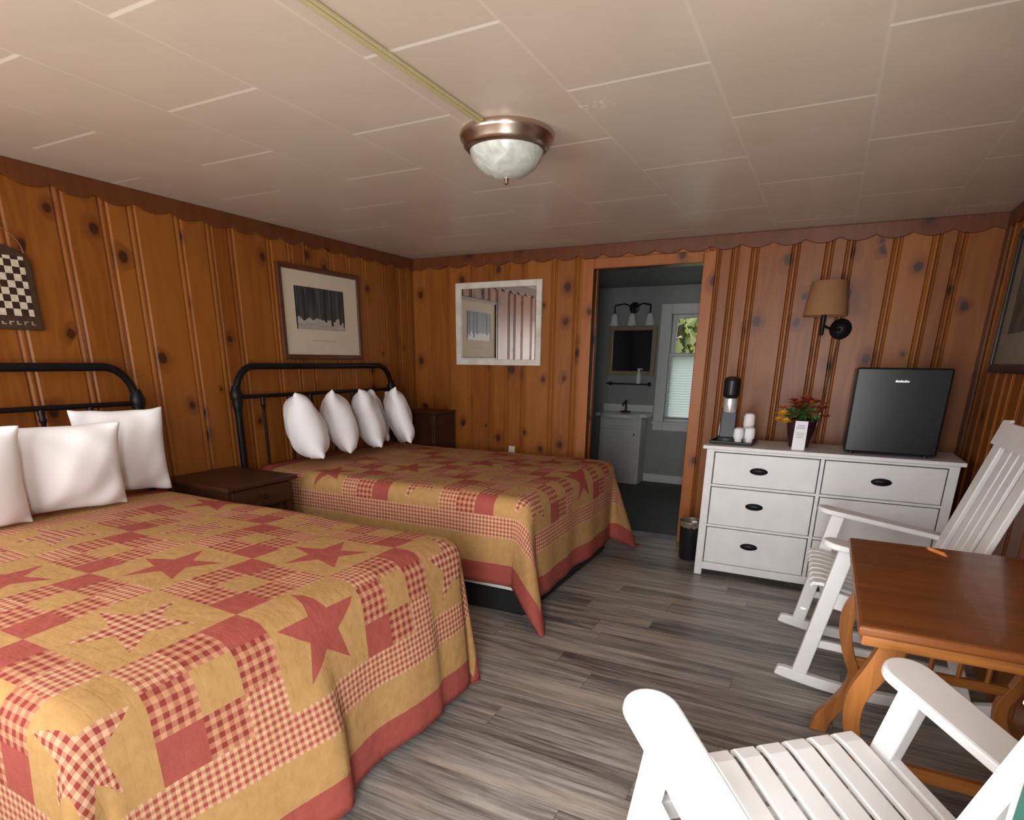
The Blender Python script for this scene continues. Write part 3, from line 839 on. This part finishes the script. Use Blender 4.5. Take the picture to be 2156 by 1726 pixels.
MB().prism([(.054 * math.cos(a) * 1.0, .070 * math.sin(a)) for a in [2 * PI * k / 28 for k in range(28)]], (0, .01, .285), (1, 0, 0), (0, 1, 0), (0, 0, .14)).build('lid', BLACKPL, cm, .026)
tag(MB().tube(sm([(2.905, -.46, DT + .002), (2.902, -.46, 1.0), (2.909, -.40, 1.07), (2.905, -.31, 1.02), (2.90, -.26, .95), (2.90, -.262, .6), (2.90, -.262, .3)], 6), .0028, 6).build('power_cord', CORDW, None, 0, True), 'thin white cord hanging down beside the coffee maker', 'cord')

cups = thing('paper_cup', 'wrapped white paper cup on the tray beside the coffee maker, front left', 'cup', (3.050, -.612, DT + .0095), group='wrapped cups on the tray')
MB().lathe([(.021, 0), (.022, .004), (.029, .085), (.031, .088), (.028, .086), (.02, .084)], (0, 0, 0), 18).build('cup_body', CUPW, cups, 0, True)
MB().lathe([(.030, .03), (.033, .055), (.031, .092), (.022, .100), (.004, .103)], (0, 0, 0), 14).build('wrapper', PAPER, cups, 0, True)
for (x, y, s_, lab) in ((3.115, -.585, 1.05, 'wrapped white paper cup on the tray beside the coffee maker, front right'),):
    c = copy_tree(cups); c.location = (x, y, DT + .0095); c['label'] = lab; c.scale = (s_, s_, s_)
c = thing('cup_stack', 'tall stack of white wrapped cups at the back of the tray', 'cup stack', (3.095, -.50, DT + .0095))
MB().lathe([(.026, 0), (.034, .085), (.036, .09), (.032, .095), (.037, .12), (.035, .15), (.037, .165), (.028, .185), (.012, .192)], (0, 0, 0), 18).build('cups', CUPW, c, 0, True)

fl = thing('flower_pot', 'plum coloured pot of red and yellow artificial flowers on the dresser', 'flower pot', (3.415, -.53, DT))
MB().lathe([(.045, .001), (.05, .005), (.072, .12), (.076, .15), (.072, .152), (.066, .13), (.05, .12)], (0, 0, 0), 28).build('pot', POT, fl, 0, True)
rr = random.Random(3)
fl.scale = (1.2, 1.2, 1.2)
lf = MB()
for k in range(60):
    a = rr.random() * 2 * PI; r0 = rr.random() * .085; c = Vector((r0 * math.cos(a), r0 * math.sin(a), .135 + rr.random() * .08))
    m = Euler((rr.uniform(-1.2, 1.2), rr.uniform(-1.2, 1.2), a)).to_matrix(); l = .018 + rr.random() * .014
    lf.add([c + m @ Vector(q) for q in ((-l, 0, 0), (0, -l * .5, .004), (l, 0, 0), (0, l * .5, .004))], [(0, 1, 2, 3)])
lf = lf.build('leaves', LEAF, fl)
def bloom(c, r, mat):
    b = MB()
    for ring, (np_, tl, sc2) in enumerate(((7, .35, 1), (6, .8, .75), (4, 1.2, .45))):
        for k in range(np_):
            a = 2 * PI * k / np_ + ring * .4; d = Vector((math.cos(a), math.sin(a), 0)); s = Vector((-math.sin(a), math.cos(a), 0)); z = Vector((0, 0, 1))
            L_ = r * sc2; o0 = Vector(c)
            b.add([o0, o0 + d * L_ * .55 * math.cos(tl) + s * L_ * .38 + z * L_ * .6 * math.sin(tl), o0 + d * L_ * math.cos(tl) + z * L_ * math.sin(tl), o0 + d * L_ * .55 * math.cos(tl) - s * L_ * .38 + z * L_ * .6 * math.sin(tl)], [(0, 1, 2, 3)])
    b.build('flower', mat, fl)
for (x, y, z, r, m_) in ((-.095, -.04, .165, .055, YEL), (-.075, -.07, .130, .048, YEL), (-.115, -.02, .135, .042, YEL), (-.105, -.01, .20, .03, ORG), (-.04, -.02, .225, .04, RED), (.01, -.01, .245, .042, RED), (.05, .0, .235, .038, RED), (.085, -.01, .205, .04, RED), (.0, .04, .255, .034, ORG), (-.055, .03, .24, .03, RED), (.10, .03, .23, .03, ORG), (.105, -.03, .165, .034, RED)):
    bloom((x, y, z), r * 1.1, m_)
for k in range(16):
    a = rr.random() * 2 * PI; q = rr.random() * .085
    bloom((q * math.cos(a) + .015, q * math.sin(a) * .8, .19 + .07 * rr.random() - q * .3), .026 + .012 * rr.random(), (RED, RED, ORG)[k % 3])

cd = thing('tent_card', 'white folded tent card standing in front of the flower pot', 'card', (3.420, -.675, DT), (0, 0, R_(-4)))
MB().bar((0, -.022, .001), (0, 0, .178), .072, .0016).bar((0, .022, .001), (0, .001, .178), .072, .0016).build('card', PAPER, cd)
pr_ = MB()
for k, (w_, z_) in enumerate(((.040, .150), (.050, .136), (.046, .105), (.05, .096), (.042, .087), (.046, .078))):
    yy = -.022 + .022 * z_ / .177 - .0016
    pr_.box((0, yy, z_), (w_, .0006, .0028 if k > 1 else .005))
pr_.build('print', Mat('grey_print', .8, (.35, .33, .38)), cd)

can = thing('trash_can', 'black trash can with a liner on the floor beside the dresser', 'trash can', (2.775, -.42, 0))
MB().lathe([(.066, .003), (.070, .008), (.082, .27), (.085, .285), (.081, .286), (.070, .02)], (0, 0, 0), 28, cap=False).lathe([(.0, .012), (.07, .012)], (0, 0, 0), 28, cap=False).build('bin', Mat('glossy_black_bin', .25, (.014, .014, .015)), can, 0, True)
LIN = Mat('clear_liner', .3, (.17, .13, .09))
ln_ = []; 
m = MB(); n = 36
prof = [(.0825, .255), (.0845, .268), (.0865, .285), (.088, .295), (.084, .30), (.078, .27), (.074, .22)]
vs = []; fs = []
for i, (r, z) in enumerate(prof):
    for k in range(n):
        w_ = 1 + .025 * math.sin(k * 5.1 + i) * (i < 3); vs.append((r * w_ * math.cos(2 * PI * k / n), r * w_ * math.sin(2 * PI * k / n), z + .006 * math.sin(k * 2.3) * (i == 0)))
for i in range(len(prof) - 1):
    for k in range(n): fs.append((i * n + k, i * n + (k + 1) % n, (i + 1) * n + (k + 1) % n, (i + 1) * n + k))
m.add(vs, fs); m.build('liner', LIN, can, 0, True)
MB().lathe([(.004, .255), (.020, .262), (.026, .285), (.020, .303), (.005, .309)], (.028, -.035, 0), 12).build('crumpled_paper', PAPER, can, 0, True)

# sconce
sl = thing('wall_sconce', 'brown shaded wall lamp with a round black backplate above the dresser', 'wall lamp', (3.552, 0, 1.655))
rx = Matrix.Rotation(PI / 2, 3, 'X')
MB().lathe([(.066, .0005), (.068, .008), (.062, .016), (.045, .020), (.040, .026), (.018, .030), (.014, .040)], (0, 0, 0), 32, rx).build('backplate', BLACKMETAL, sl, 0, True)
MB().tube(sm([(0, -.03, 0), (-.02, -.09, -.01), (-.07, -.15, .0), (-.105, -.17, .02), (-.11, -.17, .06)], 6), .008, 8).build('arm', BLACKMETAL, sl, 0, True)
MB().lathe([(.010, -.045), (.013, -.04), (.016, .10), (.013, .12)], (-.11, -.17, 0), 16).build('socket_tube', BLACKMETAL, sl, 0, True)
shd = MB().lathe([(.132, .075), (.134, .078), (.108, .285), (.106, .287), (.105, .283), (.130, .077)], (-.105, -.17, 0), 40, cap=False).build('lamp_shade', SHADE, sl, 0, True)
tag(MB().tube(sm([(3.545, -.012, 1.59), (3.535, -.014, 1.42), (3.515, -.016, 1.2), (3.50, -.018, 1.02), (3.49, -.02, .80)], 6), .005, 8).build('lamp_cord', CORD, None, 0, True), 'brown cord running down the wall below the wall lamp', 'cord')
tag(MB().tube(sm([(3.515, -.02, 1.12), (3.505, -.03, 1.05), (3.50, -.022, 1.0)], 5), .004, 6).build('cord_tie', CORDW, None, 0, True), 'short pale tie hanging on the lamp cord above the dresser', 'cord tie')

# outlet on the back wall
ol = thing('wall_outlet', 'ivory outlet plate on the pine wall just above the far bed', 'outlet', (1.046, -.0005, .632))
MB().b2(-.032, .032, -.007, 0, -.055, .045).build('plate', OUTLET, ol, .003)
for z in (.016, -.024): MB().b2(-.014, .014, -.009, -.007, z - .012, z + .012).build('socket', OUTLET, ol, .003)

# ------------------------------------------------------------------ things on the walls
mr = thing('wall_mirror', 'square mirror in a white distressed frame on the back wall', 'mirror', (.898, -.001, 1.73))
hw, hh_, fw = .422, .345, .050
MB().b2(-hw, -hw + fw, -.03, 0, -hh_, hh_).b2(hw - fw, hw, -.03, 0, -hh_, hh_).b2(-hw + fw, hw - fw, -.03, 0, hh_ - fw, hh_).b2(-hw + fw, hw - fw, -.03, 0, -hh_, -hh_ + fw).build('frame', MIRFRAME, mr, .005)
MB().b2(-hw + fw - .003, hw - fw + .003, -.014, -.010, -hh_ + fw - .003, hh_ - fw + .003).build('glass', MIRROR, mr)

def print_mat():
    m = Mat('forest_print', .5)
    x, y, z = m.coords('Object')                 # object centred on the print; y across, z up
    tr_ = m.noise(m.vec(y * 34, z * 2.0, 2), 1, 4, .6)
    tr2 = m.noise(m.vec(y * 12, z * 1.2, 7), 1, 3, .6)
    edge = m.noise(m.vec(y * 10, 0, 3), 1, 3)
    snow = (z + edge * .18 - .015).lt(0)
    sky = m.mix((tr_ * .6 + tr2 * .5).smooth(.45, .72), (.016, .018, .017), (.09, .10, .105))
    gnd = m.noise(m.vec(y * 8, z * 40, 5), 1, 3)
    sn = m.mix(gnd.smooth(.35, .7), (.36, .31, .27), (.50, .44, .38))
    m.set('Base Color', m.mix(snow, sky, sn)); return m
pc = thing('framed_picture', 'brown framed snowy forest print above the far bed headboard', 'picture', (.0005, -1.20, 1.745))
hw, hh_, fw = .425, .325, .034
MB().b2(0, .026, -hw, -hw + fw, -hh_, hh_).b2(0, .026, hw - fw, hw, -hh_, hh_).b2(0, .026, -hw + fw, hw - fw, hh_ - fw, hh_).b2(0, .026, -hw + fw, hw - fw, -hh_, -hh_ + fw).build('frame', FRAMEWOOD, pc, .005)
MB().b2(.004, .012, -hw + fw - .004, hw - fw + .004, -hh_ + fw - .004, hh_ - fw + .004).build('mat_board', MATBOARD, pc)
pr_ = MB().b2(-.0012, .0012, -.255, .255, -.148, .148).build('print', print_mat(), pc); pr_.location = (.0135, -.022, .038)
# dark trunks standing in the print
INK = Mat('print_ink', .6, (.022, .02, .018))
for yy, w_, z0, z1 in ((-.25, .012, -.15, .14), (-.17, .02, -.085, .14), (.05, .018, -.09, .145), (.115, .022, -.115, .145), (.205, .02, -.10, .145), (.245, .012, -.12, .145)):
    MB().b2(.0012, .0018, yy - w_ / 2, yy + w_ / 2, z0, z1).build('printed_trunk', INK, pr_)
tx = MB()
for k in range(14):
    tx.b2(.0125, .0132, -.13 + .018 * k, -.13 + .018 * k + .012, -.192, -.186)
tx.build('caption', Mat('caption_ink', .8, (.36, .32, .26)), pc)

# checker board sign
cb = thing('checker_board_sign', 'brown wooden checkerboard plaque hung by a wire above the nearest headboard', 'wall plaque', (.0005, -3.36, 1.735))
CB = Mat('checker_squares', .6)
x, y, z = CB.coords('Object')
sq = .0315
par = ((y / sq).floor() + (z / sq).floor()).mod(2.0)
nz = CB.noise(CB.vec(y * 60, z * 60), 1, 3)
CB.set('Base Color', CB.mix(par, (.030, .010, .006), CB.mix(nz.smooth(.35, .7), (.50, .42, .30), (.64, .56, .42))))
SIGN = wood('sign_brown_wood', (.06, .030, .012), (.035, .016, .007), .6, 'y')
out = [(-.21, -.19), (.21, -.19), (.21, .12)] + [(.21 * math.cos(a), .12 + .075 * math.sin(a)) for a in [PI * k / 16 for k in range(1, 16)]] + [(-.21, .12)]
MB().prism(out, (.0, 0, 0), (0, 1, 0), (0, 0, 1), (.018, 0, 0)).build('board', SIGN, cb, .004)
g_ = MB().b2(.018, .0192, -4.5 * sq, 5 * sq + .0225, -4 * sq, 4.5 * sq).build('checker_panel', CB, cb)
lt = MB()
rr = random.Random(5)
for k in range(11):
    y0 = -.15 + k * .031; hh2 = .014 + .004 * rr.random()
    lt.b2(.018, .0190, y0, y0 + .007, -.167, -.167 + hh2)
    if k % 2: lt.b2(.018, .0190, y0 + .007, y0 + .020, -.167 + hh2 - .005, -.167 + hh2)
    else: lt.b2(.018, .0190, y0 + .007, y0 + .018, -.167, -.162)
lt.build('painted_lettering', paint('faded_letters', (.34, .27, .22), .8, .4), cb)
wp = [(.012, .19 * math.cos(a), .16 + .13 * math.sin(a)) for a in [PI * k / 18 for k in range(19)]]
MB().tube(wp, .0022, 6).build('hanger_wire', Mat('rusty_wire', .5, (.22, .11, .06), metal=.4), cb, 0, True)

# framed picture on the right wall
rp = thing('framed_picture', 'black framed picture on the right wall, cut off by the picture edge', 'picture', (W - .0005, -.86, 1.76))
hw, hh_, fw = .42, .37, .045
MB().b2(-.03, 0, -hw, -hw + fw, -hh_, hh_).b2(-.03, 0, hw - fw, hw, -hh_, hh_).b2(-.03, 0, -hw + fw, hw - fw, hh_ - fw, hh_).b2(-.03, 0, -hw + fw, hw - fw, -hh_, -hh_ + fw).build('frame', BLACKPL, rp, .004)
MB().b2(-.014, -.006, -hw + fw - .003, hw - fw + .003, -hh_ + fw - .003, hh_ - fw + .003).build('mat_board', paint('dull_mat', (.22, .18, .13), .8), rp)
MB().b2(-.0155, -.0142, -.22, .22, -.17, .17).build('print', paint('dull_print', (.10, .09, .07), .7, .4), rp)

# ------------------------------------------------------------------ ceiling light and raceway
cl = thing('ceiling_light', 'nickel ceiling light with an alabaster glass bowl', 'ceiling light', (2.235, -2.425, H))
MB().lathe([(.150, -.0005), (.185, -.001), (.190, -.012), (.187, -.026), (.176, -.034), (.174, -.05), (.160, -.062), (.150, -.066), (.150, -.055)], (0, 0, 0), 48).build('rim', NICKEL, cl, 0, True, 60)
MB().lathe([(.150, -.056), (.149, -.066), (.140, -.092), (.118, -.122), (.080, -.146), (.040, -.158), (.004, -.161)], (0, 0, 0), 48).build('glass_bowl', ALAB, cl, 0, True, 60)
MB().lathe([(.004, -.158), (.012, -.160), (.012, -.163), (.006, -.167), (.010, -.172), (.0105, -.178), (.004, -.184)], (0, 0, 0), 20).build('finial', NICKEL, cl, 0, True)
rc = thing('cable_raceway', 'cream cable raceway running along the ceiling to the light', 'cable raceway', (2.215, -3.85, H))
MB().b2(-.017, .017, -1.29, 1.262, -.012, -.0005).build('channel', RACE, rc, .004)
MB().b2(-.010, .010, -1.29, 1.262, -.016, -.012).build('cover', RACE, rc, .003)

# ------------------------------------------------------------------ nightstands
ns = thing('nightstand', 'dark walnut nightstand between the two beds', 'nightstand', (.31, -2.43, 0))
MB().b2(-.29, .31, -.262, .262, .695, .722).build('top', WALNUT, ns, .006)
MB().b2(-.26, .27, -.235, .235, .555, .695).build('carcass', WALNUT, ns, .004)
d = MB().b2(.27, .283, -.21, .21, .57, .685).build('drawer', WALNUT, ns, .004)
MB().lathe([(.006, 0), (.006, .012), (.014, .02), (.012, .028), (.004, .031)], (.283, 0, .628), 16, Matrix.Rotation(PI / 2, 3, 'Y')).build('knob', BRASS, d, 0, True)
for sx in (-.235, .25):
    for sy in (-.215, .215): MB().bar((sx, sy, .003), (sx, sy, .555), .045, .045).build('leg', WALNUT, ns, .004)
MB().b2(-.24, .26, -.22, .22, .20, .22).build('shelf', WALNUT, ns, .003)
n2 = thing('corner_cabinet', 'dark wooden cabinet in the room corner behind the far bed', 'cabinet', (.265, -.205, 0))
MB().b2(-.17, .19, -.17, .175, .02, .955).build('body', WALNUT, n2, .008)
MB().b2(-.18, .20, -.18, .18, .955, .975).build('top', WALNUT, n2, .006)
d = MB().b2(-.155, .175, -.184, -.171, .40, .93).build('door', WALNUT, n2, .005)
MB().lathe([(.005, 0), (.013, .012), (.004, .02)], (-.12, -.184, .68), 14, rx).build('knob', BRASS, d, 0, True)
for sx in (-.14, .16):
    for sy in (-.14, .145): MB().bar((sx, sy, .001), (sx, sy, .03), .04, .04).build('foot', WALNUT, n2)

# ------------------------------------------------------------------ pillows
for (x, y, lab, yaw, tk_, sd) in P2:
    stand(x, y, .753, .40, .47, tk_, yaw, 15, lab, G2, sd, -8)
stand(.284, -.849, .752, .20, .46, .13, -42, 15, 'white pillow tucked behind the right end of the far bed row', G2, 9, -6)
stand(.43, -3.40, .72, .50, .44, .20, 72, 14, 'square white pillow standing in the middle of the nearest bed', G1, 5)
stand(.27, -3.02, .72, .42, .48, .17, 62, 14, 'white pillow leaning on the headboard right of the square middle pillow', G1, 6)
stand(.47, -3.83, .72, .50, .46, .2, 78, 14, 'white pillow of the nearest bed cut off by the left picture edge', G1, 7)

# ------------------------------------------------------------------ entry door (open, behind the camera's right shoulder) and added rear window
hx, hy, ex, ey = 4.00, FY - .01, 3.690, -4.36
dv = Vector((ex - hx, ey - hy, 0)); dl = dv.length; ang = math.atan2(dv.y, dv.x)
d2 = bpy.data.objects.new('door_2', None); COL.objects.link(d2); struct(d2); d2.location = (hx, hy, 0); d2.rotation_euler = (0, 0, ang)
MB().b2(0.01, dl - .004, -.04, 0, .012, FDZ - .01).build('door_leaf', GREEN, d2, .002)
MB().b2(dl - .004, dl, -.04, 0, .012, FDZ - .01).build('door_edge', CREAM, d2)
MB().lathe([(.008, 0), (.028, .004), (.010, .02), (.026, .045), (.022, .06), (.004, .064)], (dl - .07, 0, .95), 18, Matrix.Rotation(-PI / 2, 3, 'X')).build('knob', BRASS, d2, 0, True)
struct(MB().b2(FD0 - .09, FD0, FY, FY + .02, 0, FDZ + .09).b2(FD1, FD1 + .09, FY, FY + .02, 0, FDZ + .09).b2(FD0, FD1, FY, FY + .02, FDZ, FDZ + .09).build('trim_9', PINE_CASING, bevel=.004))
wf = struct(MB().b2(WX0, WX0 + .05, FY - .09, FY - .04, WZ0, WZ1).b2(WX1 - .05, WX1, FY - .09, FY - .04, WZ0, WZ1).b2(WX0, WX1, FY - .09, FY - .04, WZ0, WZ0 + .05).b2(WX0, WX1, FY - .09, FY - .04, WZ1 - .05, WZ1).b2((WX0 + WX1) / 2 - .03, (WX0 + WX1) / 2 + .03, FY - .09, FY - .04, WZ0, WZ1).build('added_window_2', BATHWHITE))  # frame of the unseen rear window, added as an opening for fill light

# ------------------------------------------------------------------ light
wd = bpy.data.worlds.new('World'); sc.world = wd; wd.use_nodes = True
bg = wd.node_tree.nodes['Background']; bg.inputs[0].default_value = (.86, .93, 1.0, 1); bg.inputs[1].default_value = 1.6
def area(name, loc, size, rot, power, color=(1, 1, 1)):
    l = bpy.data.lights.new(name, 'AREA'); l.shape = 'RECTANGLE'; l.size, l.size_y = size; l.energy = power; l.color = color
    o = bpy.data.objects.new(name, l); COL.objects.link(o); o.location = loc; o.rotation_euler = rot; return o
area('added_window_fill', ((WX0 + WX1) / 2, FY - .14, (WZ0 + WZ1) / 2), (WX1 - WX0, WZ1 - WZ0), (PI / 2, 0, 0), 74, (1, .99, .98))  # fill lamp outside the added rear window, brightens the room from behind
area('daylight_door', ((FD0 + FD1) / 2 - .12, FY - .16, FDZ / 2 + .05), (FD1 - FD0 - .26, FDZ - .1), (PI / 2, 0, 0), 112, (.98, .985, 1))
sl_ = bpy.data.lights.new('sun', 'SUN'); sl_.energy = 20; sl_.angle = .01; sl_.color = (1, .95, .86)
so_ = bpy.data.objects.new('sun', sl_); COL.objects.link(so_); so_.location = (4, -6, 8)
so_.rotation_euler = Vector((-.5, .6, -.62)).to_track_quat('-Z', 'Y').to_euler()
struct(MB().b2(-1, W + 1.2, FY - 2.3, FY - .13, H + .02, H + .12).build('added_sun_block', BATHWHITE))  # unseen slab added to keep high sun out of the front openings

# ------------------------------------------------------------------ camera
cam = bpy.data.cameras.new('Camera'); co = bpy.data.objects.new('Camera', cam); COL.objects.link(co)
f, px, py = 1250.0792, 1066.7505, 1141.3143
right = Vector((0.88701475, 0.46162682, 0.01027199)); up = Vector((-0.14395892, 0.25534241, 0.95607326)); fwd = Vector((-0.43872618, 0.84952983, -0.29294778))
M = Matrix((right, up, -fwd)).transposed().to_4x4(); M.translation = Vector((3.51850571, -4.87312377, 1.42825119))
co.matrix_world = M
cam.sensor_fit = 'HORIZONTAL'; cam.sensor_width = 36; cam.lens = f / 2156 * 36
cam.shift_x = (1078 - px) / 2156; cam.shift_y = (py - 863) / 2156
cam.clip_start = .02
sc.camera = co
sc.view_settings.view_transform = 'Standard'; sc.view_settings.look = 'None'; sc.view_settings.gamma = 1; sc.view_settings.exposure = -.12
sc.view_settings.use_curve_mapping = False
sc.cycles.use_denoising = True
sc.cycles.max_bounces = 8; sc.cycles.diffuse_bounces = 5; sc.cycles.glossy_bounces = 4
sc.cycles.sample_clamp_indirect = 6
